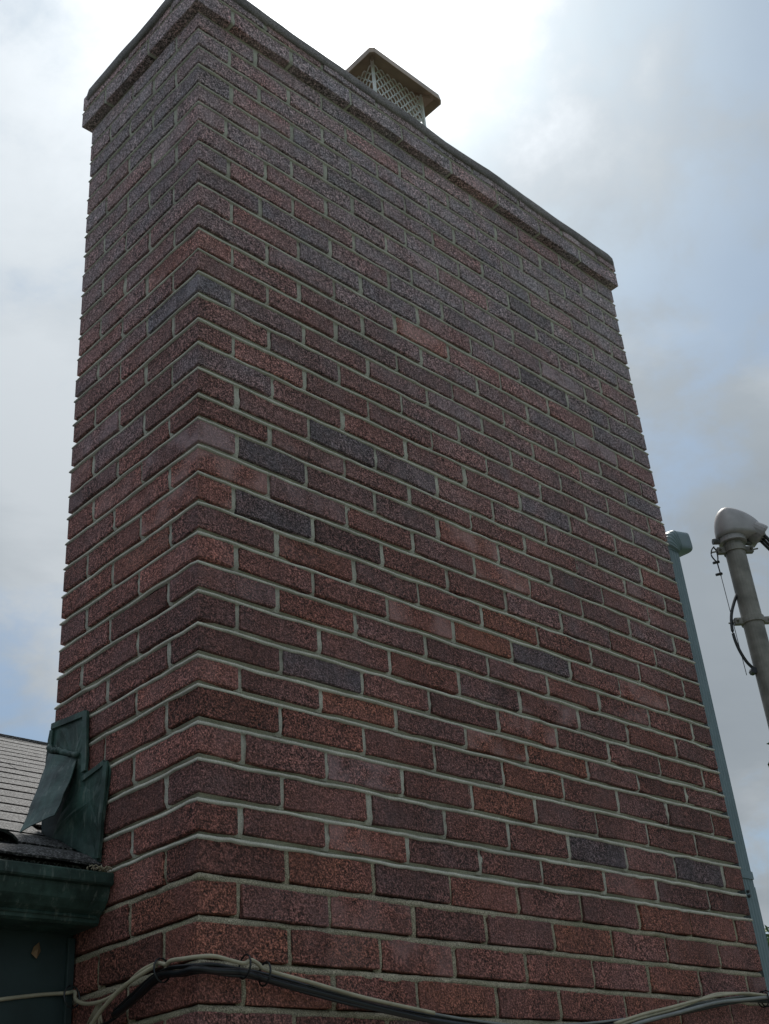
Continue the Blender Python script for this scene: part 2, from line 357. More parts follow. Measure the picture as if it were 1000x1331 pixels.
def course(n, z0, z1, off=0.0):
    X0, X1, Y0, Y1 = -off, W + off, -off, D + off
    odd = n % 2 != 0
    mx = [k * H - .005 + rnd.uniform(-.004, .004) for k in range(18)]; mx[0] = None
    g2 = JH / 2
    def warp(k): return (k * H - .005) + rnd.gauss(0, .0028)
    sidecut = {}
    for side in 'lr':
        firsthead = odd if side == 'l' else (not odd)
        sidecut[side] = [k * H - .005 + rnd.gauss(0, .003) for k in ([1, 3] if firsthead else [2, 4])]
    # front & back rows
    for (ya, yb, par, side) in ((Y0, Y0 + T_, odd, 'f'), (Y1 - T_, Y1, not odd, 'b')):
        ks = list(range(2, 17, 2)) if par else list(range(1, 17, 2))
        cuts = [warp(k) for k in ks]
        if side == 'f':                               # measured head joints of the bottom rows
            base = {33: [.191, .397, .603, .805, 1.015, 1.226, 1.434, 1.634], 32: [.091, .287, .492, .699, .896, 1.116, 1.319, 1.535]}.get(n)
            if base: cuts = base
            else:
                tpl = [.194, .4, .604, .806, 1.013, 1.222, 1.43, 1.63] if par else [.092, .290, .494, .700, .903, 1.114, 1.320, 1.530]
                drift = rnd.gauss(0, .003); cuts = [c + drift + rnd.gauss(0, .004) for c in tpl]
        e = [X0 - g2] + cuts + [X1 + g2]
        for i in range(len(e) - 1):
            a, c = e[i] + g2, e[i + 1] - g2
            deep_l = (i == 0 and not par); deep_r = (i == len(e) - 2 and par)
            y0_, y1_ = ya, yb
            for flag, sd_ in ((i == 0, 'l'), (i == len(e) - 2, 'r')):   # corner bricks reach to the first side joint
                if flag:
                    if side == 'f': y1_ = sidecut[sd_][0] - g2
                    else: y0_ = sidecut[sd_][-1] + g2
            jobs.append((a, c, y0_, y1_, z0, z1))
        for c in cuts: heads.append((side, c, z0, z1, n, off))
    # side rows between
    for (xa, xb, side) in ((X0, X0 + T_, 'l'), (X1 - T_, X1, 'r')):
        cuts = sidecut[side]
        for c in cuts: heads.append((side, c, z0, z1, n, off))
        a = cuts[0] + g2; c_end = cuts[1] - g2
        jobs.append((xa, xb, a, c_end, z0, z1))
    return
for n in range(NC, 0, -1):
    course(n, ZS[n], ZS[n - 1] - BED(n - 1))
course(0, ZS[0], ZS[-1] - .0125, .020)
course(-1, ZS[-1], ZS[-2] - .014, .021)

# which bricks show largest in view
f_, Rm = 1555.58, (right, down, fwd)
camp = Vector((-1.1663058, -1.6269772, -0.5601576))
def proj(p):
    d = Vector(p) - camp
    return 500 + f_ * d.dot(right) / d.dot(fwd), 665.5 + f_ * d.dot(down) / d.dot(fwd)
def poly_area(q): return abs(sum(q[i][0] * q[(i + 1) % 4][1] - q[(i + 1) % 4][0] * q[i][1] for i in range(4))) / 2
def seen(j):
    x0, x1, y0, y1, z0, z1 = j; a = 0
    faces = []
    if y0 < .02: faces.append([(x0, y0, z0), (x1, y0, z0), (x1, y0, z1), (x0, y0, z1)])
    if x0 < .02: faces.append([(x0, y0, z0), (x0, y1, z0), (x0, y1, z1), (x0, y0, z1)])
    for f in faces:
        q = [proj(p) for p in f]
        if all(-5 < p[0] < 1005 and -5 < p[1] < 1336 for p in q): a += poly_area(q)
        elif any(0 < p[0] < 1000 and 0 < p[1] < 1331 for p in q): a += poly_area(q) * .5
    return a
order = sorted(range(len(jobs)), key=lambda i: -seen(jobs[i]))
single = set(i for i in order[:300] if seen(jobs[i]) > 0)
rest = MB()
for i, j in enumerate(jobs):
    if i in single:
        mb = MB(); brick(mb, *j)
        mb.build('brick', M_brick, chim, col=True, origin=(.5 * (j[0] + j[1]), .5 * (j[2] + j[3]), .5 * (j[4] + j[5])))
    else:
        brick(rest, *j)
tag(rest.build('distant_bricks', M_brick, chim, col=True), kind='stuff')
core = MB(); core.box((.03, .03, GZ), (W - .03, D - .03, 2.14)); core.build('core', M_core, chim)

# bed joints: a concave band that runs round the stack
def nn(s, k, f=1.0): return noise.noise((s * f, k * 7.31, 1.7))
def bed(mb, n, zb, zt, off, old):
    step = .012 if old else .022
    if old: prof = [(.020, 0, 1.15), (.0190, 0, .93), (.0050, 0, .78), (.0015, 0, .45), (.0012, 0, .0), (.006, 0, -.25)]
    else:   prof = [(.012, 0, 1.14), (.0060, 0, 1.0), (.0125, 0, .90), (.0140, 0, .74), (.0125, 0, .55), (.0060, 0, .43), (-.0008, 0, .34), (-.0022, 0, .14), (-.0022, 0, -.02), (.004, 0, -.16)]
    h_ = zt - zb
    cs = [(-off, -off), (W + off, -off), (W + off, D + off), (-off, D + off)]
    path = []
    for i in range(4):
        (xa, ya), (xb, yb) = cs[i], cs[(i + 1) % 4]
        Ln = math.hypot(xb - xa, yb - ya); k = int(Ln / step)
        nx_, ny_ = ((0, -1), (1, 0), (0, 1), (-1, 0))[i]
        px_, py_ = ((0, -1), (1, 0), (0, 1), (-1, 0))[i - 1]
        for q in range(k):
            if q == 0: path.append((xa, ya, nx_ + px_, ny_ + py_, len(path) * step))
            else: path.append((xa + (xb - xa) * q / k, ya + (yb - ya) * q / k, nx_, ny_, len(path) * step))
    rings = []
    amp = .0034 if old else .0011
    for (x, y, nx_, ny_, s) in path:
        w1 = nn(s, n, 22) * amp + nn(s, n + .5, 70) * amp * .6; w2 = nn(s, n + 9, 12) * .0036 + nn(s, n + 3, 55) * .0022
        bulge = nn(s, n + 20, 9) * .0016
        ring = []
        for i, (d, _, zf) in enumerate(prof):
            dd = d + (bulge + (w1 if old else w1 * .5) if i > 0 else 0)
            zz_ = zb + h_ * zf + (w2 * max(0, 1 - zf))
            ring.append((x - nx_ * dd, y - ny_ * dd, zz_))
        rings.append(ring)
    rings.append(rings[0])
    mb.rings(rings, closed=False, caps=False)
def head(mb, side, u, z0, z1, n, off, old):
    w = JH * .5 + .0035; segs = 5
    if old: prof = [(-w, .009), (-.55 * w, .0038), (0, .0022), (.5 * w, .0030), (w, .008)]
    else:   prof = [(-w, .007), (-.66 * w, .0012), (-.1 * w, .0044), (.6 * w, .0018), (w, .007)]
    rings = []
    sh = rnd.gauss(0, .001)
    for i in range(segs + 1):
        z = z0 - (.004 if n > 0 else -.0015) + (z1 - z0 + (.008 if n > 0 else .002)) * i / segs
        ww = rnd.gauss(0, .0008); dw = rnd.gauss(0, .0007) + (.005 if i == 0 and n > 0 else 0)
        ring = []
        for k, (du, d) in enumerate(prof):
            U = u + du + ww + sh; d2 = d + dw
            if side == 'f': ring.append((U, -off + d2, z))
            elif side == 'b': ring.append((U, D + off - d2, z))
            elif side == 'l': ring.append((-off + d2, U, z))
            else: ring.append((W + off - d2, U, z))
        rings.append(ring)
    mb.rings(rings, closed=False, caps=False)
mo, ol = MB(), MB()
for n in range(0, NC):
    zt = ZS[n]; zb = ZS[n] - BED(n)
    if n == 0: continue
    bed(ol if n > 32 else mo, n, zb, zt, 0.0, n > 32)
bed(mo, -1, ZS[-1] - .0125, ZS[-1], .020, False)
for (s_, u, z0, z1, n, off) in heads:
    if n <= 0:                                        # corbel joints are seen from below: give them depth
        a, b_ = JH / 2 - .0015, .004
        if s_ == 'f': mo.box((u - a, -off + b_, z0 + .002), (u + a, -off + .09, z1))
        if s_ == 'l': mo.box((-off + b_, u - a, z0 + .002), (-off + .09, u + a, z1))
for (s_, u, z0, z1, n, off) in heads: head(ol if n > 32 else mo, s_, u, z0, z1, n, off, n > 32)
mo.build('mortar', M_mortar, chim, smooth=True)
ol.build('old_mortar', M_old, chim, smooth=True)
# squeezed mortar bed on top of the wall under the corbel and behind the corbel bricks
cb = MB(); cb.box((.006, .006, 2.068), (W - .006, D - .006, 2.0895)); cb.build('corbel_bed', M_mortar, chim)
# crown: smoothed wash with an uneven rounded shoulder
cr = MB(); prof = [(-.012, ZS[-2] - .044), (-.0250, ZS[-2] - .043), (-.0275, ZS[-2] - .030), (-.0265, ZS[-2] - .009), (-.019, ZS[-2] + .004), (-.006, ZS[-2] + .013), (.010, ZS[-2] + .019), (.035, ZS[-2] + .024), (.09, ZS[-2] + .034), (.15, ZS[-2] + .045)]
rings = []
for k, (ins, z) in enumerate(prof):
    ring = []
    cs = [(ins, ins), (W - ins, ins), (W - ins, D - ins), (ins, D - ins)]
    for i in range(4):
        (xa, ya), (xb, yb) = cs[i], cs[(i + 1) % 4]; m_ = 44 if i % 2 == 0 else 14
        for q in range(m_):
            x = xa + (xb - xa) * q / m_; y = ya + (yb - ya) * q / m_
            e = min(1, min(q, m_ - q) / 1.0)
            # round the corners a little and let the wash wobble
            cornr = .012 if q == 0 else 0
            cxx = W / 2 - x; cyy = D / 2 - y; ll = math.hypot(cxx, cyy)
            wob = noise.noise((x * 5, y * 5, 3.1)) * .012 + noise.noise((x * 17, y * 17, 5)) * .0025
            ring.append((x + cxx / ll * cornr, y + cyy / ll * cornr, z + wob * (0.35 if k == 0 else 1)))
    rings.append(ring)
cr.rings(rings); cr.build('crown', M_crown, chim, smooth=True)
FX, FY = .90, .255
fl = MB(); FW = .105
def sq(c, w, z): return [(c[0] - w, c[1] - w, z), (c[0] + w, c[1] - w, z), (c[0] + w, c[1] + w, z), (c[0] - w, c[1] + w, z)]
fl.rings([sq((FX, FY), FW, 2.15), sq((FX, FY), FW, 2.43), sq((FX, FY), FW - .016, 2.43), sq((FX, FY), FW - .016, 2.2)]); fl.build('flue_tile', M_flue, chim, bevel=.003)

# ------------------------------------------------------------ chimney cap
cap = thing('chimney_cap', 'metal cap with hipped lid and expanded mesh sides', None, (FX, FY, 2.43)); cap.parent = chim
LW = .164; zl = 2.632
lid = MB()
def oct_(w, z, c=.012): return [(FX + sx_ * a, FY + sy_ * b, z) for sx_, sy_, a, b in ((-1, -1, w - c, w), (1, -1, w - c, w), (1, -1, w, w - c), (1, 1, w, w - c), (1, 1, w - c, w), (-1, 1, w - c, w), (-1, 1, w, w - c), (-1, -1, w, w - c))]
lid.rings([oct_(.0285, zl + .068, .004), oct_(LW - .016, zl + .000), oct_(LW - .003, zl - .026), oct_(LW, zl - .026), oct_(LW - .004, zl + .004), oct_(.03, zl + .073, .004)])
lid.build('lid', M_cap, cap, bevel=.0015)
rib = MB()
for sx_, sy_ in ((1, 1), (1, -1), (-1, 1), (-1, -1)):
    rib.tube([(FX + sx_ * (LW - .03), FY + sy_ * (LW - .03), zl - .004), (FX + sx_ * .03, FY + sy_ * .03, zl + .07)], .003, 6)
rib.build('hip_crease', M_cap, cap)
MW = .112; z0m, z1m = 2.425, zl + .012
def ew(mb, side, a, b, w=.0020):
    """one strand of expanded metal between (u,z) points on a side"""
    (u0, za), (u1, zb) = a, b
    du, dz = u1 - u0, zb - za; l = math.hypot(du, dz); nx_, nz_ = -dz / l * w, du / l * w
    P = []
    for d in (0, .0022):
        for (u, z, s) in ((u0, za, 1), (u1, zb, 1), (u1, zb, -1), (u0, za, -1)):
            U, Z = u + nx_ * s, z + nz_ * s
            if side == 0: P.append((FX + U, FY - MW + d, Z))
            elif side == 1: P.append((FX + MW - d, FY + U, Z))
            elif side == 2: P.append((FX + U, FY + MW - d, Z))
            else: P.append((FX - MW + d, FY + U, Z))
    mb.add(P, [(0, 1, 2, 3), (7, 6, 5, 4), (0, 4, 5, 1), (1, 5, 6, 2), (2, 6, 7, 3), (3, 7, 4, 0)])
for side in range(4):
    mb = MB(); cw, ch = .0280, .0190; nxc = 8; nzc = 11
    for j in range(nzc):
        for i in range(nxc):
            u = -MW + cw * i; z = z0m + ch * j; o = 0 if j % 2 == 0 else cw / 2
            x_ = u + o
            if x_ + cw / 2 > MW + .001: continue
            # hexagon-like cell: two slanted strands + bond
            ew(mb, side, (x_, z), (x_ + cw * .36, z + ch * .9)); 
            if x_ + cw * .95 < MW + .012: ew(mb, side, (x_ + cw * .64, z + ch * .9), (x_ + cw, z))
            ew(mb, side, (x_ + cw * .33, z + ch * .9), (x_ + cw * .67, z + ch * .9), .0026)
    mb.build('mesh_screen', M_mesh, cap)
fr = MB()
fr.rings([sq((FX, FY), MW + .002, z0m - .012), sq((FX, FY), MW + .003, z0m + .004), sq((FX, FY), MW, z0m + .004), sq((FX, FY), MW - .001, z0m - .012)])
fr.build('bottom_flange', M_mesh, cap)
po = MB()
for sx_, sy_ in ((1, 1), (1, -1), (-1, 1), (-1, -1)):
    x, y = FX + sx_ * MW, FY + sy_ * MW
    po.box((x - .004, y - .004, z0m), (x + .004, y + .004, z1m + .004))
po.build('corner_post', M_mesh, cap)
st = MB()
st.tube(smooth_path([(FX + MW, FY - MW, z0m + .01), (FX + MW + .010, FY - MW + .004, z0m - .004), (FX + MW + .014, FY - MW + .004, z0m - .02), (FX + MW + .008, FY - MW + .004, z0m - .03)]), .0022, 6)
st.build('bent_leg', M_mesh, cap)

# ------------------------------------------------------------ house
house = thing('house', 'low house behind the chimney with grey asphalt shingle roof and dark green fascia', 'house', (0, .5, GZ))
YE, ZE, PITCH = .272, -.004, .5; YR = 2.30
def rz(y): return ZE + PITCH * (y - YE)
HX0, HX1 = -6.0, 1.60
wl = MB()
wl.box((HX0 + .3, .515, GZ), (-.006, .72, -.05)); wl.box((W + .0, .515, GZ), (W + .02, .72, -.05)); wl.box((-.006, .56, GZ), (HX1, .72, .1))
wl.box((HX0 + .3, 2 * YR - .75, GZ), (HX1, 2 * YR - .55, .05))
wl.build('wall', M_wall, house)
gb = MB()
for x in (HX0 + .31, HX1 - .02):
    gb.add([(x, .55, GZ), (x, 2 * YR - .6, GZ), (x, 2 * YR - .6, rz(.6)), (x, YR, rz(YR) - .06), (x, .55, rz(.55) - .06),
            (x + .1, .55, GZ), (x + .1, 2 * YR - .6, GZ), (x + .1, 2 * YR - .6, rz(.6)), (x + .1, YR, rz(YR) - .06), (x + .1, .55, rz(.55) - .06)],
           [(0, 1, 2, 3, 4), (9, 8, 7, 6, 5), (0, 5, 6, 1), (1, 6, 7, 2), (2, 7, 8, 3), (3, 8, 9, 4), (4, 9, 5, 0)])
gb.build('gable_wall', M_wall, house)
fa = MB(); fa.box((HX0, .375, -.262), (-.004, .395, .040)); fa.build('fascia', M_greenf, house, bevel=.002)
ft = MB(); ft.box((-.018, .366, -.258), (-.004, .3745, -.105)); ft.build('fascia_trim', M_greenf, house, bevel=.0015)
so = MB(); so.box((HX0, .396, -.258), (-.004, .514, -.246)); so.build('soffit', M_soffit, house)
ls = MB(); ls.box((HX0, .3765, -.300), (-.02, .392, -.264)); ls.build('lower_fascia_strip', M_soffit, house, bevel=.001)
# roof: deck, then every shingle strip a part of its own
rf = MB()
nrm = Vector((0, -PITCH, 1)).normalized(); slope = Vector((0, 1, PITCH)).normalized()
def rp(x, s, h): 
    p = Vector((x, YE, ZE)) + slope * s + nrm * h; return (p.x, p.y, p.z)
SR = (YR - YE) / slope.y
rf.add([rp(HX0, .01, -.002), rp(-.012, .01, -.002), rp(-.012, .27, -.002), rp(HX0, .27, -.002), rp(HX0, .01, -.02), rp(-.012, .01, -.02), rp(-.012, .27, -.02), rp(HX0, .27, -.02)],
       [(0, 1, 2, 3), (7, 6, 5, 4), (0, 4, 5, 1), (1, 5, 6, 2), (2, 6, 7, 3), (3, 7, 4, 0)])
rf.add([rp(HX0, .272, -.002), rp(HX1, .272, -.002), rp(HX1, SR, -.002), rp(HX0, SR, -.002), rp(HX0, .272, -.02), rp(HX1, .272, -.02), rp(HX1, SR, -.02), rp(HX0, SR, -.02)],
       [(0, 1, 2, 3), (7, 6, 5, 4), (0, 4, 5, 1), (1, 5, 6, 2), (2, 6, 7, 3), (3, 7, 4, 0)])
# rear slope
yb_ = 2 * YR - YE
rf.add([(HX0, YR, rz(YR)), (HX1, YR, rz(YR)), (HX1, yb_, ZE), (HX0, yb_, ZE), (HX0, YR, rz(YR) - .02), (HX1, YR, rz(YR) - .02), (HX1, yb_, ZE - .02), (HX0, yb_, ZE - .02)],
       [(0, 1, 2, 3), (7, 6, 5, 4), (0, 4, 5, 1), (1, 5, 6, 2), (2, 6, 7, 3), (3, 7, 4, 0)])
roof = rf.build('roof', M_sh, house)
EXP = .118; NR = int(SR / EXP) + 1
def shingle(xa, xb, s0, lift=0.0, curl=0.0):
    mb = MB(); k = max(3, int((xb - xa) / .075)); th = .0042
    top, bot = [], []
    hs = [lift + rnd.uniform(0, .003) for _ in range(k + 1)]
    for i in range(k + 1):
        x = xa + (xb - xa) * i / k; ds = rnd.gauss(0, .0025)
        c = curl * math.sin(math.pi * i / k)
        hh = .0065 + hs[i] * .8 + c
        top.append([rp(x, s0 + ds, hh), rp(x, s0 + EXP * .5, .0105 + c * .3 + hs[i] * .4), rp(x, s0 + EXP + .03, .002)])
        bot.append([rp(x, s0 + ds, hh - th), rp(x, s0 + EXP * .5, .002 + c * .3), rp(x, s0 + EXP + .03, .0005)])
    vs_, fs = [], []
    for i in range(k + 1): vs_ += top[i] + bot[i]
    for i in range(k):
        a, c = i * 6, (i + 1) * 6
        fs += [(a, c, c + 1, a + 1), (a + 1, c + 1, c + 2, a + 2), (a + 3, a + 4, c + 4, c + 3), (a, a + 3, c + 3, c)]
    fs += [(0, 1, 4, 3), (1, 2, 5, 4), (k * 6, k * 6 + 3, k * 6 + 4, k * 6 + 1), (k * 6 + 1, k * 6 + 4, k * 6 + 5, k * 6 + 2)]
    mb.add(vs_, fs); return mb.build('shingle', M_sh, roof)
roof_loc = Vector((0, 0, 0))
for r in range(NR):
    s0 = r * EXP - .004
    y = YE + s0 * slope.y
    xr = -.014 if y < .56 else HX1
    x = xr; first = True
    while x > -4.6:
        w_ = .90 if not first else .90 - (r % 3) * .3
        first = False
        shingle(max(x - w_, -5.0), x - .004, s0, curl=(.004 if r < 2 else 0)); x -= w_
cp = MB(); cp.tube([(HX0, YR, rz(YR) + .004), (HX1, YR, rz(YR) + .004)], .016, 8); cp.build('ridge_cap', M_sh, roof)
for ch in roof.children: ch.location = (0, 0, 0)
roof.location = -house.location
# curled scrap of shingle near the chimney: an arched sheet, its dark underside showing
cs_ = MB(); rings = []
for i in range(9):
    a = math.pi * i / 8
    x = -.195 - .055 * math.cos(a) * 1.0; h = .002 + .026 * math.sin(a)
    rings.append([rp(x, .085, h), rp(x, .20, h * .5), rp(x, .20, h * .5 + .005), rp(x, .085, h + .005)])
cs_.rings(rings); o = cs_.build('curled_shingle', M_tar, roof, smooth=False); o.location = (0, 0, 0)

# ------------------------------------------------------------ gutter
gut = thing('gutter', 'dark green metal gutter ending against the left side of the chimney', 'gutter', (-.01, .31, -.1))
gp = [(.374, .012), (.374, -.098), (.297, -.098), (.291, -.094), (.289, -.084), (.277, -.076), (.265, -.062), (.259, -.046), (.258, -.0385), (.2495, -.037), (.2475, -.034), (.2475, -.018), (.2495, -.0155), (.262, -.0155), (.262, -.018),
      (.251, -.019), (.251, -.034), (.262, -.037), (.263, -.046), (.269, -.060), (.280, -.073), (.293, -.080), (.295, -.092), (.370, -.094), (.370, .012)]
gm = MB(); rings = []
for i in range(61):
    x = -.006 - 5.8 * (i / 60) ** 1.6
    rings.append([(x, y + .0012 * noise.noise((x * 6, y * 9, 0)), z + .0016 * noise.noise((x * 4, z * 9, 3))) for y, z in gp])
gm.rings(rings); gm.build('trough', M_green, gut)
gc = MB(); pp = gp[1:14]
pp = [(.374, -.02)] + pp
gc.rings([[(-.0055, y, z) for y, z in pp], [(-.0035, y, z) for y, z in pp]]); gc.build('end_cap', M_green, gut)
bd = MB(); bd.tube([(-.012, .288, -.0855), (-2.5, .288, -.0855)], .0028, 6); bd.build('bead', M_green, gut)
db = MB()
for k in range(26):
    x = rnd.uniform(-.05, -.006); y = rnd.uniform(.247, .262); z = -.014 + rnd.uniform(0, .006)
    a = rnd.uniform(0, 6.28); l = rnd.uniform(.006, .02)
    db.tube([(x, y, z), (x + math.cos(a) * l * .5, y + math.sin(a) * l * .3, z + .004), (x + math.cos(a) * l, y + math.sin(a) * l * .5, z)], .0011, 5)
tag(db.build('gutter_debris', M_straw), 'little clump of twigs and straw on the gutter lip by the brickwork', 'debris')

# ------------------------------------------------------------ flashing
fls = thing('flashing', 'battered dark green metal step flashing sealed to the left side of the chimney', 'flashing', (0, .4, .1))
def plate(poly, th, name, mat, parent, wob=.0015, inner=True):
    """plate from corner points (x,y,z) with thickness towards -x, dented by noise"""
    c = sum((Vector(p) for p in poly), Vector()) / len(poly)
    fine = []
    for i in range(len(poly)):
        a, b_ = Vector(poly[i]), Vector(poly[(i + 1) % len(poly)]); k = max(1, int((b_ - a).length / .02))
        for q in range(k): fine.append(a.lerp(b_, q / k))
    mb = MB(); n = len(fine)
    def w(p): return Vector((noise.noise(p * 28) * wob + noise.noise(p * 75) * wob * .8, noise.noise(p * 31 + Vector((5, 0, 0))) * wob, noise.noise(p * 30 + Vector((0, 9, 0))) * wob))
    A = []; fs = []
    lev = [1, .8, .45, 0]
    for d in (0, th):
        for l_ in lev[:-1]:
            for p in fine:
                q = c.lerp(p, l_); q = q + w(q); A.append(q + Vector((-d, 0, 0)))
        A.append(c + w(c) + Vector((-d, 0, 0)))
    m1 = n * 3 + 1
    for s in (0, 1):
        o = s * m1
        for l_ in range(2):
            for i in range(n):
                k = (i + 1) % n; f = (o + l_ * n + i, o + l_ * n + k, o + (l_ + 1) * n + k, o + (l_ + 1) * n + i)
                fs.append(f if s else f[::-1])
        for i in range(n):
            f = (o + 2 * n + i, o + 2 * n + (i + 1) % n, o + 3 * n); fs.append(f if s else f[::-1])
    for i in range(n): fs.append((i, (i + 1) % n, m1 + (i + 1) % n, m1 + i))
    mb.add(A, fs); return mb.build(name, mat, parent, smooth=False)
X = -.004
plate([(X, .500, .335), (X, .357, .323), (X, .351, .188), (X, .372, .150), (X, .50, .150)], .0028, 'upper_step_plate', M_green, fls, .0022)
plate([(X, .362, .183), (X, .279, .201), (X, .270, .180), (X, .284, .082), (X, .292, .014), (X - .012, .448, .094), (X, .40, .191)], .003, 'lower_step_plate', M_green, fls, .0026)
# raised border strips along the plates
bs = MB()
def strip(a, b_, w, th=.004):
    a, b_ = Vector(a), Vector(b_); d = (b_ - a).normalized(); u = d.cross(Vector((1, 0, 0))).normalized() * w / 2
    k = max(2, int((b_ - a).length / .015)); rings = []
    for i in range(k + 1):
        p = a.lerp(b_, i / k); j = noise.noise(p * 40) * .0018
        rings.append([p + u + Vector((0, 0, j)), p - u + Vector((0, j, 0)), p - u + Vector((-th + j, 0, 0)), p + u + Vector((-th + j, 0, 0))])
    bs.rings(rings)
X2 = -.008
strip((X2, .492, .333), (X2, .362, .320), .012); strip((X2, .362, .323), (X2, .356, .20), .016); strip((X2, .360, .186), (X2, .285, .197), .010)
strip((X2, .279, .196), (X2, .287, .10), .014); strip((X2, .287, .10), (X2, .296, .02), .013)
strip((X2, .490, .325), (X2, .496, .285), .012)
bs.build('folded_hem', M_green, fls)
# bent flap: an upper lip then a loose sheet swinging out over the shingles
fp = MB(); rows = []
Lft = [(-.010, .498, .279), (-.018, .497, .245), (-.034, .490, .200), (-.052, .484, .150), (-.072, .478, .104)]
Rgt = [(-.010, .388, .236), (-.020, .381, .205), (-.036, .372, .172), (-.050, .364, .138), (-.062, .364, .110)]
Lp, Rp = smooth_path(Lft, 4), smooth_path(Rgt, 4)
for a, c in zip(Lp, Rp):
    row = []
    for k in range(9):
        p = a.lerp(c, k / 8); p = p + Vector((-.006 * math.sin(math.pi * k / 8) + noise.noise(p * 30) * .003, 0, noise.noise(p * 22) * .002)); row.append(p)
    rows.append(row)
n_r = len(rows)
ringz = [r_ + [p + Vector((.002, .0006, -.0004)) for p in reversed(r_)] for r_ in rows]
fp.rings(ringz); fp.build('bent_flap', M_green, fls, smooth=False)
sl = MB(); pth = []
for k in range(22):
    u = k / 21; y = .500 - .118 * u; z = .289 - .050 * u + noise.noise((u * 9, 0, 0)) * .006
    pth.append((-.009 - abs(noise.noise((u * 14, 3, 0))) * .008, y, z))
sl.tube(pth, [.0060 + .004 * abs(noise.noise((k * .8, 1, 0))) for k in range(22)], 8); sl.build('sealant_bead', M_green, fls, smooth=True)
s2 = MB(); pth = [(-.006 - abs(noise.noise((k * .6, 0, 2))) * .004, .362 - .083 * k / 12, .185 + .014 * k / 12 + noise.noise((k * .9, 0, 1)) * .003) for k in range(13)]
s2.tube(pth, [.003 + .0025 * abs(noise.noise((k * 1.1, 4, 0))) for k in range(13)], 6); s2.build('sealant_bead', M_tar, fls, smooth=True)
# sliver of flashing at the back corner of the stack
plate([(-.004, .46, .175), (-.004, .36, .13), (-.004, .30, .015), (-.004, .40, .03), (-.004, .503, .085), (-.004, .503, .175)], .003, 'base_flashing', M_greenf, fls, .001)
plate([(-.002, .507, .33), (-.002, .500, .33), (-.002, .500, .10), (-.004, .511, .10), (-.004, .510, .31)], .004, 'back_corner_flashing', M_greenf, fls, .001)

# ------------------------------------------------------------ downspout
ds = thing('downspout', 'narrow blue green downspout running up the right edge of the chimney to a ribbed elbow', 'downspout', (W + .045, .045, GZ))
def dprof(cx, cy, hw, hd, ax, ay, az_=None):
    # ribbed rectangular section in plane of axes ax, ay around (cx..)
    c = Vector((cx, cy, 0)); out = []
    def edge(a, b_, nrib):
        r = []
        for i in range(nrib * 4):
            t_ = i / (nrib * 4); p = a.lerp(b_, t_); n = (b_ - a).normalized(); n = Vector((n.y, -n.x))
            d = .0012 if (i % 4) in (2, 3) else 0
            r.append(p - n * d)
        return r
    a, b_, c2, d2 = Vector((-hw, -hd)), Vector((hw, -hd)), Vector((hw, hd)), Vector((-hw, hd))
    pts = edge(a, b_, 4) + edge(b_, c2, 3) + edge(c2, d2, 4) + edge(d2, a, 3)
    return pts
sec = dprof(0, 0, .027, .036, None, None)
DX, DY = 1.773, .053
pipe = MB()
rings = [[(DX + p.x, DY + p.y, z) for p in sec] for z in (GZ + .12, 0.06, 1.10)]
pipe.rings(rings); pipe.build('pipe', M_down, ds)
p2 = MB(); rings = [[(DX + p.x * 1.035, DY + p.y * 1.04, z) for p in sec] for z in (.085, .13)]; 
rings = [[(DX + p.x * 1.03, DY + p.y * 1.04, z) for p in sec] for z in (GZ + .6, .085)]
p2.rings(rings); p2.build('lower_pipe_section', M_down, ds)
el = MB(); rings = []
hd = Vector((1, -.04, 0)).normalized(); hd_up = .20
cen = Vector((DX, DY, 1.088)); rad = .050; rings = []
nst = 26
for i in range(nst + 1):
    a = (math.pi / 2 - hd_up) * min(1, i / 18)
    base = cen + Vector((0, 0, 1)) * rad * math.sin(a) + hd * rad * (1 - math.cos(a))
    tdir = Vector((0, 0, 1)) * math.cos(a) + hd * math.sin(a)
    if i > 18: base = base + tdir * (i - 18) * .0072
    side = hd.cross(Vector((0, 0, 1))).normalized()          # horizontal, perpendicular to run
    up = side.cross(tdir).normalized()
    s = 1.26 + (.05 if (i % 3 == 1 and i <= 18) else 0)
    if i <= 1: s = 1.04
    # section axes: blend from world axes to swept axes
    fx, fy = Vector((1, 0, 0)), Vector((0, 1, 0))
    q = Vector((0, 0, 1)).rotation_difference(tdir)
    fx = q @ fx; fy = q @ fy
    rr_ = []
    for p in sec:
        m_ = max(abs(p.x) / .027, abs(p.y) / .036, 1e-6); n_x, n_y = p.x / .027, p.y / .036
        ln = (abs(n_x) ** 5 + abs(n_y) ** 5) ** .2; rr_.append(base + fx * (n_x / ln * .027) * s + fy * (n_y / ln * .036) * s)
    rings.append(rr_)
el.rings(rings); el.build('elbow', M_down, ds)
sr = MB()
for z, yo in ((.070, 0), (.058, 0)):
    sr.tube([(DX - .016, DY - .036, z), (DX - .016, DY - .043, z)], .004, 8)
sr.build('screw', M_steel, ds)
bk = MB()
for z in (.115, -.9, -1.8): bk.box((DX - .0295, DY - .0385, z - .010), (DX + .0295, DY + .0385, z + .010))
bk.build('strap', M_down, ds)

# ------------------------------------------------------------ service mast
MX, MY = 1.9047, -.1125
mast = thing('service_mast', 'grey steel electric service mast with rounded weatherhead standing right of the chimney', 'service mast', (MX, MY, GZ))
pm = MB(); seg = 24
for_z = [GZ + .02, 0, .5, .8, 1.11]
pm.rings([[(MX + .0302 * math.cos(2 * math.pi * k / seg), MY + .0302 * math.sin(2 * math.pi * k / seg), z) for k in range(seg)] for z in for_z])
pm.build('pipe', M_mast, mast, smooth=False)
e = Vector((.77, -.64, 0)).normalized(); sd = Vector((.64, .77, 0)).normalized(); ez = Vector((0, 0, 1))
hz = 1.128
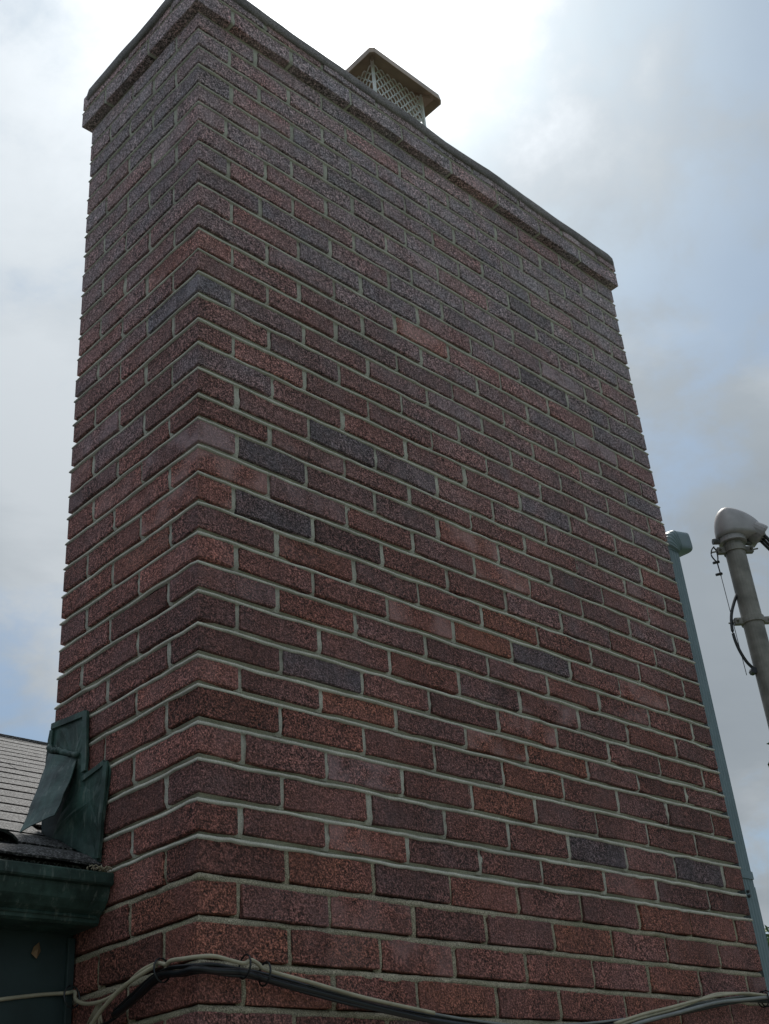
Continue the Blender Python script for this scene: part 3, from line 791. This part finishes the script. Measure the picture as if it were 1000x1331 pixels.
# hood: swept half shells
hd_ = MB(); rings = []
nA, nB = 20, 28
def hood_pt(th, ph):
    # th 0..pi/2 from rim to top ; ph around; elongated to +e
    cx = math.cos(ph); sy = math.sin(ph)
    rx = (.108 if cx > 0 else .046); ry = .049
    x = rx * cx * math.cos(th) ** .9; y = ry * sy * math.cos(th) ** .8
    # rim drops towards the nose
    rim = -.006 * max(0, cx)
    z = .090 * math.sin(th) * (1 - .12 * max(0, cx) * math.cos(th)) + rim * math.cos(th)
    return Vector((MX, MY, hz)) + e * x + sd * y + ez * z
for i in range(nA + 1):
    th = math.pi / 2 * i / nA
    if i == nA: th = math.pi / 2 - .03
    rings.append([hood_pt(th, 2 * math.pi * k / nB) for k in range(nB)])
rim_ = [Vector((MX, MY, hz - .008)) + (p - Vector((MX, MY, hz))) * 1.0 - ez * .006 for p in rings[0]]
rings = [rim_] + rings
hd_.rings(rings); hd_.build('hood', M_hood, mast, smooth=True)
nose = MB()
c0 = Vector((MX, MY, hz)) + e * .078 + ez * (-.002)
ax = (e * .72 - ez * .62).normalized(); u1 = sd; u2 = ax.cross(u1).normalized()
nose.rings([[c0 + ax * d + (u1 * .050 * math.cos(2 * math.pi * k / 20) * s + u2 * .034 * math.sin(2 * math.pi * k / 20) * s) for k in range(20)] for d, s in ((-.02, .85), (0, .96), (.012, 1.0), (.020, .97))])
nose.build('wire_plate', M_hood, mast, bevel=.002)
col = MB()
def cyl(mb, cx, cy, z0, z1, r, sg=24): mb.rings([[(cx + r * math.cos(2 * math.pi * k / sg), cy + r * math.sin(2 * math.pi * k / sg), z) for k in range(sg)] for z in (z0, z1)])
cyl(col, MX, MY, 1.100, 1.145, .0385); cyl(col, MX, MY, 1.095, 1.112, .042); col.build('collar', M_hood, mast, bevel=.0015)
bl = MB()
for s in (1, -1):
    a = Vector((MX, MY, 1.043)) - e * .03 * 1 + sd * .0 
bl.tube([Vector((MX, MY, 1.105)) - e * .036, Vector((MX, MY, 1.105)) - e * .062], .010, 8)
bl.build('clamp_bolt', M_steel, mast, bevel=.001); bl = MB()
bl.tube([Vector((MX, MY, 1.105)) + e * .036 + sd * .01, Vector((MX, MY, 1.100)) + e * .062 + sd * .01], .009, 8)
bl.build('clamp_bolt', M_steel, mast, bevel=.001)
def clamp(z, th=.020):
    mb = MB(); cyl(mb, MX, MY, z, z + th, .0345)
    for s in (1, -1):
        c = Vector((MX, MY, z + th / 2)) + e * s * .044
        p = [c + e * a + sd * b_ + ez * d for a in (-.012, .012) for b_ in (-.008, .008) for d in (-.010, .010)]
        mb.add(p, [(0, 1, 3, 2), (4, 6, 7, 5), (0, 4, 5, 1), (2, 3, 7, 6), (0, 2, 6, 4), (1, 5, 7, 3)])
        mb.tube([c - sd * .02 + e * s * .004, c + sd * .02 + e * s * .004], .004, 6)
        mb.tube([c + e * s * .008, c + e * s * .03 + ez * .004 * s], .0028, 6)
    return mb.build('clamp', M_mast, mast, bevel=.001)
clamp(1.062); clamp(.826)
# wire loop on the left of the collar and the thin guy wire below it
lw = MB(); q0 = Vector((MX, MY, 1.088)) - e * .062
loop = smooth_path([q0, q0 - e * .010 - ez * .012, q0 - e * .014 - ez * .032, q0 - e * .002 - ez * .052, q0 + e * .004 - ez * .036, q0 + e * .004 - ez * .014, q0 - e * .002 - ez * .002], 6)
lw.tube(loop, .0022, 6)
lw.tube([q0 - e * .002 - ez * .050, q0 + e * .000 - ez * .10], .0022, 6)
lw.tube([q0 - e * .0 - ez * .098, q0 + e * .004 - ez * .42], .0011, 5)
for dz in (.052, .092):
    c = q0 - ez * dz - e * .001
    lw.tube([c - e * .014 - ez * .004, c + e * .006], .0042, 6)
lw.build('bonding_wire', M_black, mast)
bc = MB(); mleft = lambda z, o: Vector((MX, MY, z)) - e * o
bc.tube(smooth_path([mleft(0.927, .026), mleft(0.899, .042), mleft(0.857, .060), mleft(0.807, .068), mleft(0.757, .064), mleft(0.712, .050), mleft(0.687, .033), mleft(0.679, .024)], 6), .0047, 8)
bc.build('bypass_cable', M_black, mast)
b3 = MB(); c = mleft(0.679, .036); b3.tube([c - sd * .01, c + sd * .01], .010, 8); b3.build('cable_clip', M_black, mast)
lines = MB()
for k, (oy, rr) in enumerate(((-.018, .0055), (.016, .0050), (.0, .0045))):
    s0 = c0 + ax * .024 + sd * oy
    lines.tube(smooth_path([s0, s0 + e * .03 - ez * .045, s0 + e * .075 - ez * .11, s0 + e * .15 - ez * .15, s0 + e * .30 - ez * .10, s0 + e * .8 + ez * .05, s0 + e * 3 + ez * .5, s0 + e * 9 + ez * 1.6], 6), rr, 8)
lines.build('drop_wires', M_black, mast)

# ------------------------------------------------------------ cable bundle along the wall
cab = thing('cable_bundle', 'bundle of black and cream cables tied together and draped across the chimney base', 'cable bundle', (0, -.02, -.22))
core_path = [(-.16, .372, -.235), (-.05, .362, -.222), (-.020, .346, -.222), (-.022, .30, -.245), (-.022, .25, -.262), (-.024, .20, -.258), (-.024, .14, -.240), (-.024, .09, -.222), (-.022, .055, -.218), (-.021, .02, -.221), (-.017, -.012, -.222), (-.002, -.022, -.223), (.03, -.021, -.222), (.072, -.021, -.224), (.111, -.021, -.229), (.208, -.021, -.243), (.327, -.021, -.262), (.493, -.021, -.281), (.656, -.022, -.291), (.78, -.022, -.294), (.93, -.022, -.286), (1.123, -.022, -.266), (1.241, -.022, -.250), (1.435, -.022, -.222), (1.55, -.022, -.209), (1.68, -.023, -.206), (1.75, -.02, -.206), (1.80, .0, -.206), (1.86, .2, -.206), (1.9, .6, -.2)]
CP = smooth_path(core_path, 5)
def strand(name, mat, r, off, tw=0., i0=0, i1=None, ph=0):
    pts = CP[i0:i1]; out = []
    for i, p in enumerate(pts):
        t_ = (pts[min(i + 1, len(pts) - 1)] - pts[max(i - 1, 0)]).normalized(); sdn = t_.cross(Vector((0, 0, 1))).normalized(); upn = sdn.cross(t_)
        a = ph + tw * i
        out.append(p + sdn * off * math.cos(a) + upn * off * math.sin(a) + Vector((0, 0, .0012 * math.sin(i * .45 + ph * 3))))
    mb = MB(); mb.tube(out, r, 9); return mb.build(name, mat, cab, smooth=True)
iC = 8 * 5
strand('black_cable', M_black, .0056, .002, .0, 25, None, -1.4)
strand('black_cable', M_black, .0036, .0070, .01, 25, None, 1.9)
strand('black_cable', M_black, .0028, .0065, .02, 20, None, -2.6)
strand('grey_cable', M_grey, .0024, .0078, .003, 75, None, 1.35)
cm = MB()
cream = [(-.16, .372, -.216), (-.07, .372, -.203), (-.020, .364, -.199), (-.012, .347, -.1995), (-.020, .330, -.214), (-.022, .300, -.226), (-.022, .26, -.231), (-.024, .215, -.230), (-.026, .17, -.222), (-.028, .12, -.206), (-.028, .085, -.201), (-.030, .062, -.202), (-.028, .045, -.207), (-.030, .03, -.204), (-.026, .0, -.206), (-.016, -.026, -.207), (.01, -.032, -.206), (.045, -.032, -.211), (.068, -.031, -.213), (.082, -.031, -.207), (.096, -.031, -.212), (.115, -.031, -.221)]
cream += [(.208, -.030, -.235), (.327, -.030, -.254), (.493, -.030, -.273)]
cm.tube(smooth_path(cream, 6), .0034, 8); cm.build('cream_cable', M_cream, cab, smooth=True)
cm = MB()
cm.tube(smooth_path([(-.03, .36, -.38), (-.034, .30, -.31), (-.036, .24, -.262), (-.036, .19, -.236), (-.036, .15, -.222), (-.032, .12, -.213), (-.030, .09, -.207), (-.030, .07, -.2045)], 6), .0036, 8)
cm.build('cream_cable', M_cream, cab, smooth=True)
for z_, a_, b0 in ((.0, .0, 0), (.006, .6, 1), (-.008, 1.1, 2)):
    cm = MB(); pts = []
    for (x, z) in ((1.02, -.283), (1.123, -.262), (1.241, -.243), (1.34, -.226), (1.435, -.212), (1.55, -.202), (1.66, -.199), (1.72, -.203), (1.79, -.205)):
        lift = .010 * math.exp(-((x - 1.45) / .12) ** 2) if b0 == 0 else 0
        pts.append((x, -.030 - .003 * b0, z + z_ * (1 if x < 1.6 else .3) + lift))
    pts += [(1.84, .03, -.205), (1.9, .3, -.2)]
    cm.tube(smooth_path(pts, 5), (.0036, .0033, .0040)[b0], 8); cm.build('cream_cable' if b0 < 2 else 'grey_cable', (M_cream, M_cream, M_grey)[b0], cab, smooth=True)
for c in [(-.026, .06, -.213), (.072, -.027, -.217), (.112, -.027, -.226), (-.018, .346, -.208), (1.655, -.028, -.203), (1.64, -.028, -.205)]:
    mb = MB(); pts = []
    ax_ = Vector((0, 1, 0)) if c[0] < -.01 else Vector((1, 0, -.15))
    ax_.normalize(); s1 = Vector((1, 0, 0)) if c[0] < -.01 else Vector((0, 1, 0))
    for k in range(15):
        a = 2 * math.pi * k / 14; pts.append(Vector(c) + s1 * .015 * math.cos(a) + Vector((0, 0, 1)) * .019 * math.sin(a) + ax_ * .003 * math.sin(a))
    mb.tube(pts, .0017, 6, caps=False); mb.build('cable_tie', M_black, cab)
fy = MB()
for k in range(16):
    a = rnd.uniform(-.5, .5); b0 = Vector((-.014, .262 + rnd.uniform(-.01, .01), -.232))
    fy.tube(smooth_path([b0, b0 + Vector((-.004, a * .03, -.02)), b0 + Vector((-.002, a * .07 + .01, -.055 + rnd.uniform(-.01, .01)))], 3), .0013, 5)
fy.build('frayed_strand', M_straw, cab)

# ------------------------------------------------------------ small debris
lf = MB()
lf.add([(-.083, .371, -.124), (-.075, .368, -.116), (-.070, .370, -.131), (-.079, .366, -.145), (-.088, .370, -.136), (-.079, .363, -.130)], [(0, 1, 5), (1, 2, 5), (2, 3, 5), (3, 4, 5), (4, 0, 5)])
tag(lf.build('dead_leaf', M_deadleaf), 'small brown dead leaf stuck on the dark green fascia below the gutter', 'leaf')

# ------------------------------------------------------------ trees to the right
def tree(name, label, x, y, height, cr, cz, n_leaf, leaf, seed, squash=1.0, group=None):
    r = random.Random(seed); base = Vector((x, y, GZ))
    root = thing(name, label, 'tree', base, group)
    tr = MB(); top = base + Vector((r.uniform(-.3, .3), r.uniform(-.3, .3), height * .85))
    tr.tube(smooth_path([base, base.lerp(top, .35) + Vector((.12, .05, 0)), base.lerp(top, .7), top], 5), [.22 * (1 - .85 * k / 15) for k in range(16)], 10)
    blobs = []
    for k in range(26):
        a = r.uniform(0, 6.283); rr = cr * math.sqrt(r.uniform(.05, 1)) * .82; zz_ = cz + r.uniform(-1, 1) * cr * squash * math.sqrt(max(.05, 1 - (rr / cr) ** 2)) * .85
        c = base + Vector((rr * math.cos(a), rr * math.sin(a), zz_)); blobs.append((c, r.uniform(.22, .42) * cr))
        s = base.lerp(top, min(.95, max(.3, (zz_ - cr * .5) / height)))
        tr.tube(smooth_path([s, s.lerp(c, .5) + Vector((0, 0, .15)), c], 4), [.07 * (1 - .8 * q / 8) for q in range(9)], 6)
    tr.build('trunk', M_bark, root, smooth=True)
    cm = MB()
    for k in range(n_leaf):
        c, br = blobs[r.randrange(len(blobs))]
        d = Vector((r.gauss(0, 1), r.gauss(0, 1), r.gauss(0, 1))).normalized() * br * (r.random() ** .45)
        p = c + d; u = Vector((r.gauss(0, 1), r.gauss(0, 1), r.gauss(0, .6))).normalized(); v = u.cross(Vector((r.gauss(0, 1), r.gauss(0, 1), r.gauss(0, 1)))).normalized()
        s = leaf * r.uniform(.6, 1.3)
        cm.add([p - u * s, p + v * s * .5, p + u * s, p - v * s * .5], [(0, 1, 2, 3)])
    cm.build('crown', M_leaf, root); return root
tree('broadleaf_tree', 'leafy green tree low beyond the downspout at the lower right edge', 17.15, 6.65, 5.2, 2.0, 3.55, 26000, .075, 3)
tree('broadleaf_tree', 'tall tree of which only a sprig of leaves shows right of the downspout', 7.59, 1.17, 5.0, 1.5, 3.92, 15000, .045, 5)
